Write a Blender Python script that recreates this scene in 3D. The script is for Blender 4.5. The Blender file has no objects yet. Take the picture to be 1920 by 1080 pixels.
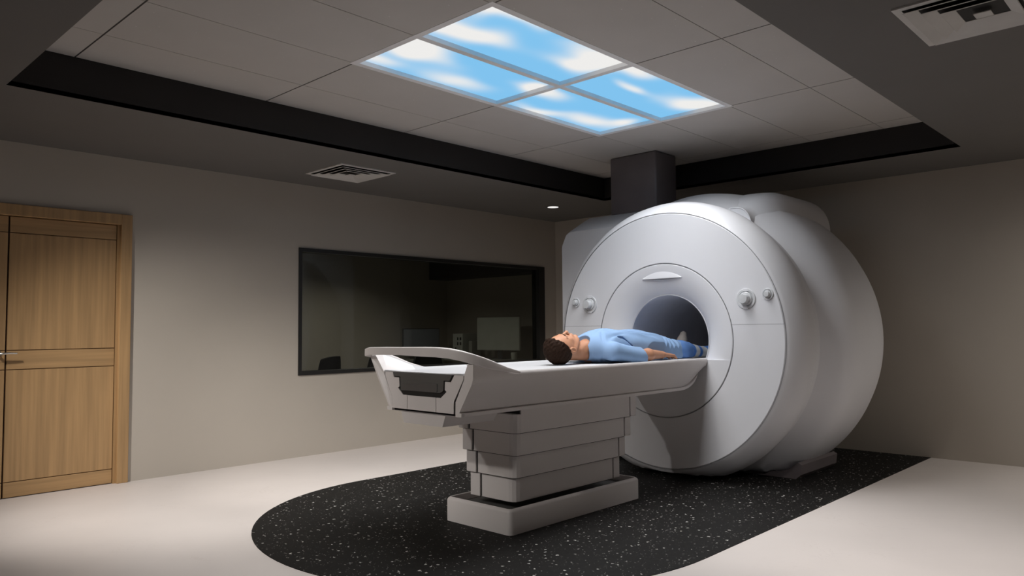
import bpy, bmesh, math, random
import numpy as np
from mathutils import Vector, Matrix, noise
random.seed(4)
SC = bpy.context.scene
COL = SC.collection
# ---------------------------------------------------------------- camera, world, exposure, main lights
F_PX, YAW, PITCH, ROLL = 1413.17, 0.761845, 0.0538739, -0.0083532
CAM_H = 1.23
fw = Vector((math.cos(YAW)*math.cos(PITCH), math.sin(YAW)*math.cos(PITCH), math.sin(PITCH)))
rt = fw.cross(Vector((0, 0, 1))).normalized(); up = rt.cross(fw)
c_, s_ = math.cos(ROLL), math.sin(ROLL)
r2 = c_*rt + s_*up; u2 = -s_*rt + c_*up
cam = bpy.data.cameras.new('camera'); cam.sensor_width = 36; cam.lens = F_PX*36/1920
cam.clip_start = 0.05; cam.clip_end = 60
co = bpy.data.objects.new('camera', cam); COL.objects.link(co)
co.matrix_world = Matrix(((r2.x, u2.x, -fw.x, 0), (r2.y, u2.y, -fw.y, 0), (r2.z, u2.z, -fw.z, CAM_H), (0, 0, 0, 1)))
SC.camera = co
w = bpy.data.worlds.new('world'); SC.world = w; w.use_nodes = True
w.node_tree.nodes['Background'].inputs[0].default_value = (0.02, 0.02, 0.022, 1)
w.node_tree.nodes['Background'].inputs[1].default_value = 0.3
vs = SC.view_settings
vs.view_transform = 'Standard'; vs.look = 'None'; vs.gamma = 1; vs.use_curve_mapping = False
vs.exposure = 0.0

def area(name, loc, sx, sy, power, spread, col=(1, 1, 1), rot=(0, 0, 0)):
    l = bpy.data.lights.new(name, 'AREA'); l.shape = 'RECTANGLE'; l.size = sx; l.size_y = sy
    l.energy = power; l.color = col; l.spread = math.radians(spread)
    o = bpy.data.objects.new(name, l); COL.objects.link(o); o.location = loc; o.rotation_euler = rot
    return o
def spot(name, loc, power, ang, blend, col=(1, 1, 1), target=None, size=0.05):
    l = bpy.data.lights.new(name, 'SPOT'); l.energy = power; l.color = col
    l.spot_size = math.radians(ang); l.spot_blend = blend; l.shadow_soft_size = size
    o = bpy.data.objects.new(name, l); COL.objects.link(o); o.location = loc
    if target is not None:
        o.rotation_euler = (Vector(target)-Vector(loc)).to_track_quat('-Z', 'Y').to_euler()
    return o
ZS, ZC = 2.675, 2.932          # soffit and tile ceiling heights
WY, BX = 6.62, 7.80            # left wall, back wall
RX0, RX1, RY0, RY1 = 1.10, 6.90, 1.533, 5.115    # ceiling recess
KX0, KX1, KY0, KY1 = 2.735, 5.315, 2.735, 3.985  # luminous sky
KXM, KYM = 4.025, 3.36
# light given off by the four sky panels
for i, (ax, ay) in enumerate(((0, 0), (1, 0), (0, 1), (1, 1))):
    area('sky_panel_lamp', ((KX0+KXM)/2 + ax*1.29, (KY0+KYM)/2 + ay*0.625, ZC-0.006), 1.2, 0.56, ((24, 17), (11, 4))[ay][ax], 132, (1.0, 0.985, 0.97))
# unseen spots without fittings, added as fill; only the window downlight is a fitting
spot('right_fill_spot', (3.0, -0.2, ZS-0.01), 480, 50, 1.0, (1, 0.96, 0.93), (4.45, 1.25, 0), 0.08)
spot('entry_fill_spot', (-0.6, 3.3, ZS-0.01), 240, 60, 1.0, (1, 0.95, 0.89), (2.6, 3.7, 0.5), 0.12)
spot('corner_fill_spot', (7.0, -0.7, ZS-0.01), 210, 130, 1.0, (1, 0.95, 0.88), (7.6, 0.2, 0), 0.06)
spot('left_fill_spot', (0.3, 5.2, ZS-0.01), 640, 76, 1.0, (1, 0.96, 0.91), (3.2, 5.7, 0), 0.08)
spot('window_downlight', (6.8, 5.8, ZS-0.012), 75, 84, 0.5, (1, 0.95, 0.88), (6.6, 5.8, 0), 0.05)
spot('left_fill_spot', (0.5, 5.0, ZS-0.01), 520, 46, 1.0, (1, 0.96, 0.91), (4.6, 5.75, 0), 0.08)

# ---------------------------------------------------------------- helpers
def tag(o, label=None, cat=None, group=None, kind=None):
    if label: o['label'] = label
    if cat: o['category'] = cat
    if group: o['group'] = group
    if kind: o['kind'] = kind
    return o
def empty(name, loc, label=None, cat=None, group=None):
    o = bpy.data.objects.new(name, None); COL.objects.link(o); o.location = loc
    o.empty_display_size = 0.1
    return tag(o, label, cat, group)
MATS = {}
def mat(name, col, rough=0.5, metal=0.0, spec=0.5, noise_scale=None, noise_amt=0.06, bump=0.0, stretch=(1, 1, 1), coat=0.0):
    m = bpy.data.materials.new(name); m.use_nodes = True; nt = m.node_tree
    b = nt.nodes['Principled BSDF']
    b.inputs['Base Color'].default_value = (*col, 1); b.inputs['Roughness'].default_value = rough
    b.inputs['Metallic'].default_value = metal; b.inputs['Specular IOR Level'].default_value = spec
    b.inputs['Coat Weight'].default_value = coat
    sc = noise_scale or 6
    tc = nt.nodes.new('ShaderNodeTexCoord'); mp = nt.nodes.new('ShaderNodeMapping')
    mp.inputs['Scale'].default_value = stretch
    nz = nt.nodes.new('ShaderNodeTexNoise'); nz.inputs['Scale'].default_value = sc; nz.inputs['Detail'].default_value = 5
    nt.links.new(tc.outputs['Object'], mp.inputs['Vector']); nt.links.new(mp.outputs[0], nz.inputs['Vector'])
    rp = nt.nodes.new('ShaderNodeMapRange'); rp.inputs['From Min'].default_value = 0.3; rp.inputs['From Max'].default_value = 0.7
    rp.inputs['To Min'].default_value = 1-noise_amt; rp.inputs['To Max'].default_value = 1+noise_amt
    nt.links.new(nz.outputs['Fac'], rp.inputs['Value'])
    mx = nt.nodes.new('ShaderNodeVectorMath'); mx.operation = 'SCALE'; mx.inputs[0].default_value = col
    nt.links.new(rp.outputs[0], mx.inputs['Scale']); nt.links.new(mx.outputs[0], b.inputs['Base Color'])
    if bump:
        bp = nt.nodes.new('ShaderNodeBump'); bp.inputs['Strength'].default_value = bump; bp.inputs['Distance'].default_value = 0.003
        nt.links.new(nz.outputs['Fac'], bp.inputs['Height']); nt.links.new(bp.outputs[0], b.inputs['Normal'])
    MATS[name] = m
    return m
def sm(o, ang=35):
    me = o.data
    for p in me.polygons: p.use_smooth = True
    bm = bmesh.new(); bm.from_mesh(me); a = math.radians(ang)
    for e in bm.edges:
        if len(e.link_faces) == 2 and e.calc_face_angle(0) > a: e.smooth = False
    bm.to_mesh(me); bm.free()
    return o
def mk(name, verts, faces, m=None, parent=None, smooth=0, fix=True):
    me = bpy.data.meshes.new(name); me.from_pydata([tuple(v) for v in verts], [], faces); me.update()
    o = bpy.data.objects.new(name, me); COL.objects.link(o)
    for q in (m if isinstance(m, (list, tuple)) else [m]):
        if q: me.materials.append(q)
    if fix:
        bm = bmesh.new(); bm.from_mesh(me); bmesh.ops.recalc_face_normals(bm, faces=bm.faces); bm.to_mesh(me); bm.free()
    if smooth: sm(o, smooth)
    if parent: put(o, parent)
    return o
def put(o, parent):
    """parent an object built in world coordinates, keeping its place"""
    l = Vector((0, 0, 0)); p = parent
    while p: l += p.location; p = p.parent
    o.parent = parent; o.location = o.location - l
    return o
class MB:
    """collects solids in world coordinates and links them as one mesh"""
    def __init__(s): s.bm = bmesh.new()
    def box(s, x0, x1, y0, y1, z0, z1, bev=0, seg=2):
        r = bmesh.ops.create_cube(s.bm, size=1)['verts']
        for v in r: v.co = Vector(((x0+x1)/2 + v.co.x*(x1-x0), (y0+y1)/2 + v.co.y*(y1-y0), (z0+z1)/2 + v.co.z*(z1-z0)))
        if bev:
            es = list({e for v in r for e in v.link_edges})
            bmesh.ops.bevel(s.bm, geom=es, offset=bev, segments=seg, affect='EDGES', profile=0.5)
        return s
    def prism(s, poly, axis, a, b, bev=0):
        """poly: 2D points; axis x -> (y,z), y -> (x,z), z -> (x,y)"""
        def P(p, t): return (t, p[0], p[1]) if axis == 'x' else (p[0], t, p[1]) if axis == 'y' else (p[0], p[1], t)
        A = [s.bm.verts.new(P(p, a)) for p in poly]; B = [s.bm.verts.new(P(p, b)) for p in poly]
        n = len(poly); fs = [s.bm.faces.new(A), s.bm.faces.new(B[::-1])]
        for i in range(n): fs.append(s.bm.faces.new((A[i], B[i], B[(i+1) % n], A[(i+1) % n])))
        if bev:
            es = list({e for f in fs for e in f.edges})
            bmesh.ops.bevel(s.bm, geom=es, offset=bev, segments=2, affect='EDGES', profile=0.5)
        return s
    def quadgrid(s, rows, closed_u=False, closed_v=False):
        R = [[s.bm.verts.new(p) for p in r] for r in rows]; n = len(R); m = len(R[0])
        for i in range(n if closed_u else n-1):
            for j in range(m if closed_v else m-1):
                a, b, c, d = R[i][j], R[(i+1) % n][j], R[(i+1) % n][(j+1) % m], R[i][(j+1) % m]
                try: s.bm.faces.new((a, b, c, d))
                except ValueError: pass
        return R
    def cap(s, ring):
        try: s.bm.faces.new(ring)
        except ValueError: pass
    def lathe_x(s, prof, cy, cz, n=96, zmin=None, a0=0, a1=2*math.pi, x_dir=1):
        rows = []
        for k in range(n):
            a = a0 + (a1-a0)*k/n
            r = []
            for x, rad in prof:
                y = cy + rad*math.cos(a); z = cz + rad*math.sin(a)
                if zmin is not None and z < zmin: z = zmin
                r.append((x, y, z))
            rows.append(r)
        return s.quadgrid(rows, closed_u=True)
    def tube(s, pts, r, n=10, close=False, cap=True):
        rings = []
        m = len(pts); pts = [Vector(p) for p in pts]
        prev = None
        for i, p in enumerate(pts):
            a = pts[(i-1) % m] if (close or i > 0) else p
            b = pts[(i+1) % m] if (close or i < m-1) else p
            t = (b-a).normalized()
            if prev is None:
                u = t.orthogonal().normalized()
            else:
                u = (prev - t*prev.dot(t)).normalized()
            prev = u; v = t.cross(u)
            rr = r[i] if isinstance(r, (list, tuple)) else r
            rings.append([p + rr*(math.cos(2*math.pi*k/n)*u + math.sin(2*math.pi*k/n)*v) for k in range(n)])
        R = s.quadgrid(rings, closed_u=close, closed_v=True)
        if cap and not close: s.cap(R[0]); s.cap(R[-1])
        return s
    def build(s, name, m=None, parent=None, smooth=0):
        me = bpy.data.meshes.new(name)
        bmesh.ops.recalc_face_normals(s.bm, faces=s.bm.faces)
        s.bm.to_mesh(me); s.bm.free()
        o = bpy.data.objects.new(name, me); COL.objects.link(o)
        for q in (m if isinstance(m, (list, tuple)) else [m]):
            if q: me.materials.append(q)
        if smooth: sm(o, smooth)
        if parent: put(o, parent)
        return o
def struct(o): o['kind'] = 'structure'; return o

# ---------------------------------------------------------------- materials
M_wall = mat('wall_paint', (0.50, 0.45, 0.39), 0.75, noise_scale=2, noise_amt=0.02)
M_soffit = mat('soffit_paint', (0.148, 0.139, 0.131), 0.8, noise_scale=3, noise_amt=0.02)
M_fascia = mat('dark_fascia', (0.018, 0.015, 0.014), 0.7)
M_tee = mat('ceiling_joint', (0.05, 0.045, 0.04), 0.7)
M_white = mat('scanner_white', (0.70, 0.70, 0.73), 0.45, noise_scale=3, noise_amt=0.01)
M_white2 = mat('table_white', (0.74, 0.70, 0.69), 0.4, noise_scale=3, noise_amt=0.01)
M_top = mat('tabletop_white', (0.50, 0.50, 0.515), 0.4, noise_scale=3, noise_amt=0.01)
M_seam = mat('seam_dark', (0.24, 0.24, 0.25), 0.6)
M_dark = mat('connector_dark', (0.10, 0.097, 0.093), 0.5)
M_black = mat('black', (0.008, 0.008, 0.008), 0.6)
M_frame = mat('window_frame_black', (0.012, 0.011, 0.010), 0.5)
M_duct = mat('duct_grey', (0.15, 0.13, 0.135), 0.35)
M_chrome = mat('brushed_metal', (0.7, 0.69, 0.66), 0.25, metal=1.0)
M_bore = mat('bore_grey', (0.62, 0.62, 0.66), 0.55)
M_dial = mat('dial_grey', (0.62, 0.63, 0.65), 0.25, coat=0.5)
M_vent = mat('vent_white', (0.62, 0.60, 0.58), 0.5)
M_plastic_w = mat('office_white', (0.62, 0.62, 0.58), 0.5)
M_chair = mat('chair_dark', (0.06, 0.065, 0.07), 0.7)
M_screen = mat('screen_blue_grey', (0.30, 0.32, 0.37), 0.3)
M_desk = mat('desk_grey', (0.42, 0.41, 0.38), 0.5)

def tile_mat():
    m = mat('ceiling_tile', (0.54, 0.51, 0.485), 0.85, noise_scale=3, noise_amt=0.02)
    nt = m.node_tree; b = nt.nodes['Principled BSDF']; src = b.inputs['Base Color'].links[0].from_socket
    tc = nt.nodes.new('ShaderNodeTexCoord')
    v = nt.nodes.new('ShaderNodeTexVoronoi'); v.inputs['Scale'].default_value = 22
    nt.links.new(tc.outputs['Object'], v.inputs['Vector'])
    sep = nt.nodes.new('ShaderNodeSeparateColor'); nt.links.new(v.outputs['Color'], sep.inputs[0])
    t = nt.nodes.new('ShaderNodeMath'); t.operation = 'MULTIPLY'; t.inputs[1].default_value = 0.09
    nt.links.new(sep.outputs[0], t.inputs[0])
    lt = nt.nodes.new('ShaderNodeMath'); lt.operation = 'LESS_THAN'
    nt.links.new(v.outputs['Distance'], lt.inputs[0]); nt.links.new(t.outputs[0], lt.inputs[1])
    mx = nt.nodes.new('ShaderNodeMix'); mx.data_type = 'RGBA'
    nt.links.new(lt.outputs[0], mx.inputs['Factor']); nt.links.new(src, mx.inputs['A']); mx.inputs['B'].default_value = (0.70, 0.68, 0.66, 1)
    nt.links.new(mx.outputs['Result'], b.inputs['Base Color'])
    return m
M_tile = tile_mat()
def floor_mat_vinyl():
    m = mat('vinyl_floor', (0.64, 0.585, 0.555), 0.45, noise_scale=1.7, noise_amt=0.03)
    nt = m.node_tree; b = nt.nodes['Principled BSDF']; src = b.inputs['Base Color'].links[0].from_socket
    tc = nt.nodes.new('ShaderNodeTexCoord')
    nz = nt.nodes.new('ShaderNodeTexNoise'); nz.inputs['Scale'].default_value = 5; nz.inputs['Detail'].default_value = 8
    nz.inputs['Distortion'].default_value = 1.5
    nt.links.new(tc.outputs['Object'], nz.inputs['Vector'])
    ab = nt.nodes.new('ShaderNodeMath'); ab.operation = 'SUBTRACT'; ab.inputs[1].default_value = 0.5; nt.links.new(nz.outputs['Fac'], ab.inputs[0])
    a2 = nt.nodes.new('ShaderNodeMath'); a2.operation = 'ABSOLUTE'; nt.links.new(ab.outputs[0], a2.inputs[0])
    mr = nt.nodes.new('ShaderNodeMapRange'); mr.inputs['From Min'].default_value = 0.0; mr.inputs['From Max'].default_value = 0.012
    mr.inputs['To Min'].default_value = 0.25; mr.inputs['To Max'].default_value = 0.0; nt.links.new(a2.outputs[0], mr.inputs['Value'])
    n2 = nt.nodes.new('ShaderNodeTexNoise'); n2.inputs['Scale'].default_value = 2.3; nt.links.new(tc.outputs['Object'], n2.inputs['Vector'])
    m2 = nt.nodes.new('ShaderNodeMapRange'); m2.inputs['From Min'].default_value = 0.5; m2.inputs['From Max'].default_value = 0.65; nt.links.new(n2.outputs['Fac'], m2.inputs['Value'])
    mu = nt.nodes.new('ShaderNodeMath'); mu.operation = 'MULTIPLY'; nt.links.new(mr.outputs[0], mu.inputs[0]); nt.links.new(m2.outputs[0], mu.inputs[1])
    mx = nt.nodes.new('ShaderNodeMix'); mx.data_type = 'RGBA'
    nt.links.new(mu.outputs[0], mx.inputs['Factor']); nt.links.new(src, mx.inputs['A']); mx.inputs['B'].default_value = (0.46, 0.39, 0.36, 1)
    nt.links.new(mx.outputs['Result'], b.inputs['Base Color'])
    return m
M_floor = floor_mat_vinyl()
def speck_mat():
    m = mat('speckled_rubber', (0.010, 0.0095, 0.009), 0.6, noise_scale=40, noise_amt=0.25)
    nt = m.node_tree; b = nt.nodes['Principled BSDF']; src = b.inputs['Base Color'].links[0].from_socket
    b.inputs['Specular IOR Level'].default_value = 0.12
    tc = nt.nodes.new('ShaderNodeTexCoord')
    dn = nt.nodes.new('ShaderNodeTexNoise'); dn.inputs['Scale'].default_value = 60
    nt.links.new(tc.outputs['Object'], dn.inputs['Vector'])
    off = nt.nodes.new('ShaderNodeVectorMath'); off.operation = 'SUBTRACT'; off.inputs[1].default_value = (0.5, 0.5, 0.5); nt.links.new(dn.outputs['Color'], off.inputs[0])
    scl = nt.nodes.new('ShaderNodeVectorMath'); scl.operation = 'SCALE'; scl.inputs['Scale'].default_value = 0.03; nt.links.new(off.outputs[0], scl.inputs[0])
    add = nt.nodes.new('ShaderNodeVectorMath'); add.operation = 'ADD'; nt.links.new(tc.outputs['Object'], add.inputs[0]); nt.links.new(scl.outputs[0], add.inputs[1])
    last = src
    for sc, thr, col in ((24, 0.175, (0.42, 0.40, 0.38, 1)), (47, 0.14, (0.30, 0.285, 0.27, 1))):
        v = nt.nodes.new('ShaderNodeTexVoronoi'); v.voronoi_dimensions = '2D'; v.inputs['Scale'].default_value = sc
        nt.links.new(add.outputs[0], v.inputs['Vector'])
        sep = nt.nodes.new('ShaderNodeSeparateColor'); nt.links.new(v.outputs['Color'], sep.inputs[0])
        mr = nt.nodes.new('ShaderNodeMapRange'); mr.inputs['From Min'].default_value = 0.62; mr.inputs['From Max'].default_value = 1.0
        mr.inputs['To Min'].default_value = 0; mr.inputs['To Max'].default_value = thr; nt.links.new(sep.outputs[0], mr.inputs['Value'])
        lt = nt.nodes.new('ShaderNodeMath'); lt.operation = 'LESS_THAN'
        nt.links.new(v.outputs['Distance'], lt.inputs[0]); nt.links.new(mr.outputs[0], lt.inputs[1])
        mx = nt.nodes.new('ShaderNodeMix'); mx.data_type = 'RGBA'
        nt.links.new(lt.outputs[0], mx.inputs['Factor']); nt.links.new(last, mx.inputs['A']); mx.inputs['B'].default_value = col
        last = mx.outputs['Result']
    nt.links.new(last, b.inputs['Base Color'])
    return m
M_mat = speck_mat()
def wood_mat(name, stretch):
    m = mat(name, (0.44, 0.27, 0.125), 0.5, noise_scale=5, noise_amt=0.16, stretch=stretch)
    return m
M_wood_v = wood_mat('oak_vertical', (7, 7, 0.25)); M_wood_h = wood_mat('oak_horizontal', (0.25, 7, 7))
M_groove = mat('oak_groove', (0.10, 0.045, 0.015), 0.7)
def glass_mat():
    m = bpy.data.materials.new('tinted_glass'); m.use_nodes = True; nt = m.node_tree; nt.nodes.clear()
    out = nt.nodes.new('ShaderNodeOutputMaterial'); t = nt.nodes.new('ShaderNodeBsdfTransparent'); t.inputs[0].default_value = (0.55, 0.56, 0.53, 1)
    g = nt.nodes.new('ShaderNodeBsdfGlossy'); g.inputs['Roughness'].default_value = 0.02; g.inputs[0].default_value = (0.8, 0.8, 0.8, 1)
    mx = nt.nodes.new('ShaderNodeMixShader'); mx.inputs[0].default_value = 0.035
    nt.links.new(t.outputs[0], mx.inputs[1]); nt.links.new(g.outputs[0], mx.inputs[2]); nt.links.new(mx.outputs[0], out.inputs[0])
    return m
M_glass = glass_mat()
def emis(name, col, st):
    m = bpy.data.materials.new(name); m.use_nodes = True; nt = m.node_tree; nt.nodes.clear()
    out = nt.nodes.new('ShaderNodeOutputMaterial'); e = nt.nodes.new('ShaderNodeEmission')
    e.inputs[0].default_value = (*col, 1); e.inputs[1].default_value = st; nt.links.new(e.outputs[0], out.inputs[0])
    return m

# ---------------------------------------------------------------- room shell
NX, NY = -1.6, -1.7            # walls behind the camera
struct(MB().box(NX, BX+0.1, NY, WY+0.12, -0.1, 0).build('floor', M_floor))
# left wall with openings for the double door and the control room window
DX0, DX1, DZ = 0.53, 2.34, 2.20
WX0, WX1, WZ0, WZ1 = 3.90, 7.56, 0.79, 2.045
b = MB()
b.box(NX, DX0, WY, WY+0.12, 0, ZS); b.box(DX0, DX1, WY, WY+0.12, DZ, ZS); b.box(DX1, WX0, WY, WY+0.12, 0, ZS)
b.box(WX0, WX1, WY, WY+0.12, 0, WZ0); b.box(WX0, WX1, WY, WY+0.12, WZ1, ZS); b.box(WX1, BX+0.1, WY, WY+0.12, 0, ZS)
struct(b.build('wall_left', M_wall))
struct(MB().box(BX, BX+0.1, NY, WY, 0, ZS).build('wall_back', M_wall))
M_wall_d = mat('wall_dark_low_bounce', (0.2, 0.18, 0.16), 0.8)  # unseen walls made darker to cut the bounced light
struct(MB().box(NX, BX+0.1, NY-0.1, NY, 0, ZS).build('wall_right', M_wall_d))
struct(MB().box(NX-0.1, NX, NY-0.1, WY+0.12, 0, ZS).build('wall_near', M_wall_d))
# ceiling: plaster soffit ring round the recess
b = MB(); T = 0.03
b.box(NX-0.1, RX0, NY-0.1, WY+0.12, ZS, ZS+T); b.box(RX1, BX+0.1, NY-0.1, WY+0.12, ZS, ZS+T)
b.box(RX0, RX1, NY-0.1, RY0, ZS, ZS+T); b.box(RX0, RX1, RY1, WY+0.12, ZS, ZS+T)
struct(b.build('ceiling', M_soffit))
# fascias of the recess
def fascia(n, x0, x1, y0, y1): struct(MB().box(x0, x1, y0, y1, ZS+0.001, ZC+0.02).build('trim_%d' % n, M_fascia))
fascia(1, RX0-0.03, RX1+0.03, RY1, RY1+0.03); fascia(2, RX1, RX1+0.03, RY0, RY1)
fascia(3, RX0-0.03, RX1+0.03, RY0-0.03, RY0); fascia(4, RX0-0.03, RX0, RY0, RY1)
# tiles on a 4 ft x 2 ft grid, with recessed joints
gx = [RX0, 1.456, 2.735, 4.025, 5.315, 6.66, RX1]; gy = [RY0, 2.112, 2.735, 3.36, 3.985, 4.605, RY1]
b = MB(); GX, GY = 0.010, 0.005
for i in range(len(gx)-1):
    for j in range(len(gy)-1):
        if 2 <= i <= 3 and 2 <= j <= 3: continue
        b.box(gx[i]+GX/2, gx[i+1]-GX/2, gy[j]+GY/2, gy[j+1]-GY/2, ZC, ZC+0.003)
o = struct(b.build('ceiling', M_tile))
b = MB(); za, zb = ZC+0.002, ZC+0.05; q = 0.022
b.box(RX0, KX0-q, RY0, RY1, za, zb); b.box(KX1+q, RX1, RY0, RY1, za, zb); b.box(KX0-q, KX1+q, RY0, KY0-q, za, zb); b.box(KX0-q, KX1+q, KY1+q, RY1, za, zb)
struct(b.build('ceiling', M_tee))

# luminous sky ceiling: frame and four printed panels
t = 0.022; zf0, zf1 = ZC-0.002, ZC+0.030
M_lf = mat('light_frame', (0.88, 0.87, 0.88), 0.5)
def sky_mat():
    m = bpy.data.materials.new('sky_print'); m.use_nodes = True; nt = m.node_tree; nt.nodes.clear()
    out = nt.nodes.new('ShaderNodeOutputMaterial'); e = nt.nodes.new('ShaderNodeEmission')
    a = nt.nodes.new('ShaderNodeAttribute'); a.attribute_name = 'cloud'
    mx = nt.nodes.new('ShaderNodeMix'); mx.data_type = 'RGBA'
    mx.inputs['A'].default_value = (0.20, 0.535, 0.86, 1); mx.inputs['B'].default_value = (0.86, 0.85, 0.83, 1)
    nt.links.new(a.outputs['Fac'], mx.inputs['Factor']); nt.links.new(mx.outputs['Result'], e.inputs[0])
    e.inputs[1].default_value = 1.0; nt.links.new(e.outputs[0], out.inputs[0])
    return m
M_sky = sky_mat()
CL = [(2.83, 3.22, .20, .10), (3.02, 3.10, .30, .09), (3.02, 2.80, .20, .06), (2.78, 2.80, .08, .12), (3.78, 2.84, .24, .10), (3.90, 2.98, .16, .14), (3.72, 3.05, .12, .08),
      (2.83, 3.52, .22, .10), (2.95, 3.62, .22, .09), (2.82, 3.88, .16, .10), (3.46, 3.84, .26, .10), (3.98, 3.60, .10, .10),
      (4.12, 3.55, .22, .08), (4.42, 3.94, .22, .09), (4.95, 3.80, .28, .12), (5.20, 3.62, .12, .10),
      (4.18, 2.82, .22, .08), (4.5, 3.05, .18, .05), (5.06, 3.02, .20, .12), (5.25, 2.86, .14, .14)]
def cloud(x, y):
    v = 0.0
    wx = x + 0.10*noise.noise((x*3.1, y*3.1, 1.0)); wy = y + 0.07*noise.noise((x*3.1, y*3.1, 7.0))
    for cx, cy, rx, ry in CL:
        d = ((wx-cx)/rx)**2 + ((wy-cy)/ry)**2
        v += math.exp(-d*0.68)*0.98
    v += 0.10*noise.noise((x*4, y*4, 3.0))
    v = max(0, min(1, (v-0.08)/1.12)); return v*v*(3-2*v)*0.97 + 0.03 + 0.04*v
plab = ['luminous sky panel with one big cloud at its far right end, nearest the top of the photo',
        'luminous sky panel at the right corner, clouds along its outer edge and right end',
        'luminous sky panel at the left corner with a white cloud at its left end',
        'luminous sky panel nearest the scanner and the left wall, small cloud in its lowest corner']
for i, (ax, ay) in enumerate(((0, 0), (1, 0), (0, 1), (1, 1))):
    x0, x1 = (KX0, KXM) if ax == 0 else (KXM, KX1); y0, y1 = (KY0, KYM) if ay == 0 else (KYM, KY1)
    root = empty('sky_panel', ((x0+x1)/2, (y0+y1)/2, ZC), plab[i], 'ceiling light', 'luminous sky ceiling panels')
    ox0, ox1, oy0, oy1 = x0-(t if not ax else 0), x1+(t if ax else 0), y0-(t if not ay else 0), y1+(t if ay else 0)
    ix0, ix1, iy0, iy1 = x0+t, x1-t, y0+t, y1-t
    f = MB(); f.box(ox0, ox1, oy0, iy0, zf0, zf1); f.box(ox0, ox1, iy1, oy1, zf0, zf1); f.box(ox0, ix0, iy0, iy1, zf0, zf1); f.box(ix1, ox1, iy0, iy1, zf0, zf1)
    f.build('frame', M_lf, root)
    x0 += t; x1 -= t; y0 += t; y1 -= t; nx, ny = 60, 30; z = ZC+0.026
    vv = [(x0+(x1-x0)*u/nx, y0+(y1-y0)*v/ny, z) for v in range(ny+1) for u in range(nx+1)]
    ff = [(v*(nx+1)+u, (v+1)*(nx+1)+u, (v+1)*(nx+1)+u+1, v*(nx+1)+u+1) for v in range(ny) for u in range(nx)]
    n0 = len(vv)
    vv += [(x0, y0, z+0.01), (x1, y0, z+0.01), (x1, y1, z+0.01), (x0, y1, z+0.01)]; ff.append((n0, n0+1, n0+2, n0+3))
    o = mk('cloud_picture', vv, ff, M_sky, fix=False)
    at = o.data.attributes.new('cloud', 'FLOAT', 'POINT')
    at.data.foreach_set('value', [cloud(p[0], p[1]) for p in vv])
    put(o, root)

# ceiling diffusers
def diffuser(x0, y0, size, label):
    cx, cy = x0+size/2, y0+size/2
    root = empty('ceiling_vent', (cx, cy, ZS), label, 'ceiling vent', 'square air diffusers in the plaster soffit')
    def ring(hb, zb, ht, zt, th=0.003):
        m = MB()
        rows = []
        for h, z in ((hb, zb), (ht, zt), (ht, zt+th), (hb+th, zb+th)):
            rows.append([(cx-h, cy-h, z), (cx+h, cy-h, z), (cx+h, cy+h, z), (cx-h, cy+h, z)])
        m.quadgrid(rows, closed_u=True, closed_v=True)
        return m
    h = size/2
    f = MB(); e = 0.035
    f.box(cx-h, cx+h, cy-h, cy-h+e, ZS-0.008, ZS+0.002); f.box(cx-h, cx+h, cy+h-e, cy+h, ZS-0.008, ZS+0.002)
    f.box(cx-h, cx-h+e, cy-h+e, cy+h-e, ZS-0.008, ZS+0.002); f.box(cx+h-e, cx+h, cy-h+e, cy+h-e, ZS-0.008, ZS+0.002)
    f.build('frame', M_vent, root)
    MB().box(cx-h+e, cx+h-e, cy-h+e, cy+h-e, ZS-0.0015, ZS+0.001).build('backing', M_black, root)
    k = h-e-0.004
    for q in range(4):
        hb = k - q*0.062; ht = hb - 0.056
        if ht < 0.03: break
        ring(hb, ZS-0.024, ht+0.006, ZS-0.005).build('louver', M_vent, root)
    MB().box(cx-0.035, cx+0.035, cy-0.035, cy+0.035, ZS-0.024, ZS-0.020).build('center_plate', M_vent, root)
    return root
diffuser(3.66, 5.52, 0.59, 'small square air diffuser above the left wall, beyond the tile recess')
diffuser(3.65, 0.46, 0.61, 'large square air diffuser at the top right corner of the photo')
# recessed downlight above the window's right end
dl = empty('recessed_downlight', (6.80, 5.80, ZS), 'small round lit downlight in the soffit near the scanner and window', 'downlight')
b = MB(); n = 32
rows = [[(6.80+r*math.cos(2*math.pi*k/n), 5.80+r*math.sin(2*math.pi*k/n), z) for r, z in ((.085, ZS), (.085, ZS-.006), (.066, ZS-.004), (.066, ZS))] for k in range(n)]
b.quadgrid(rows, closed_u=True, closed_v=True); b.build('trim_ring', M_dark, dl, 30)
b = MB(); bmesh.ops.create_cone(b.bm, cap_ends=True, segments=32, radius1=.066, radius2=.066, depth=.003)
for v in b.bm.verts: v.co += Vector((6.80, 5.80, ZS-.0025))
b.build('lens', emis('lamp_lens', (1, 0.97, 0.93), 1.0), dl)

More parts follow.
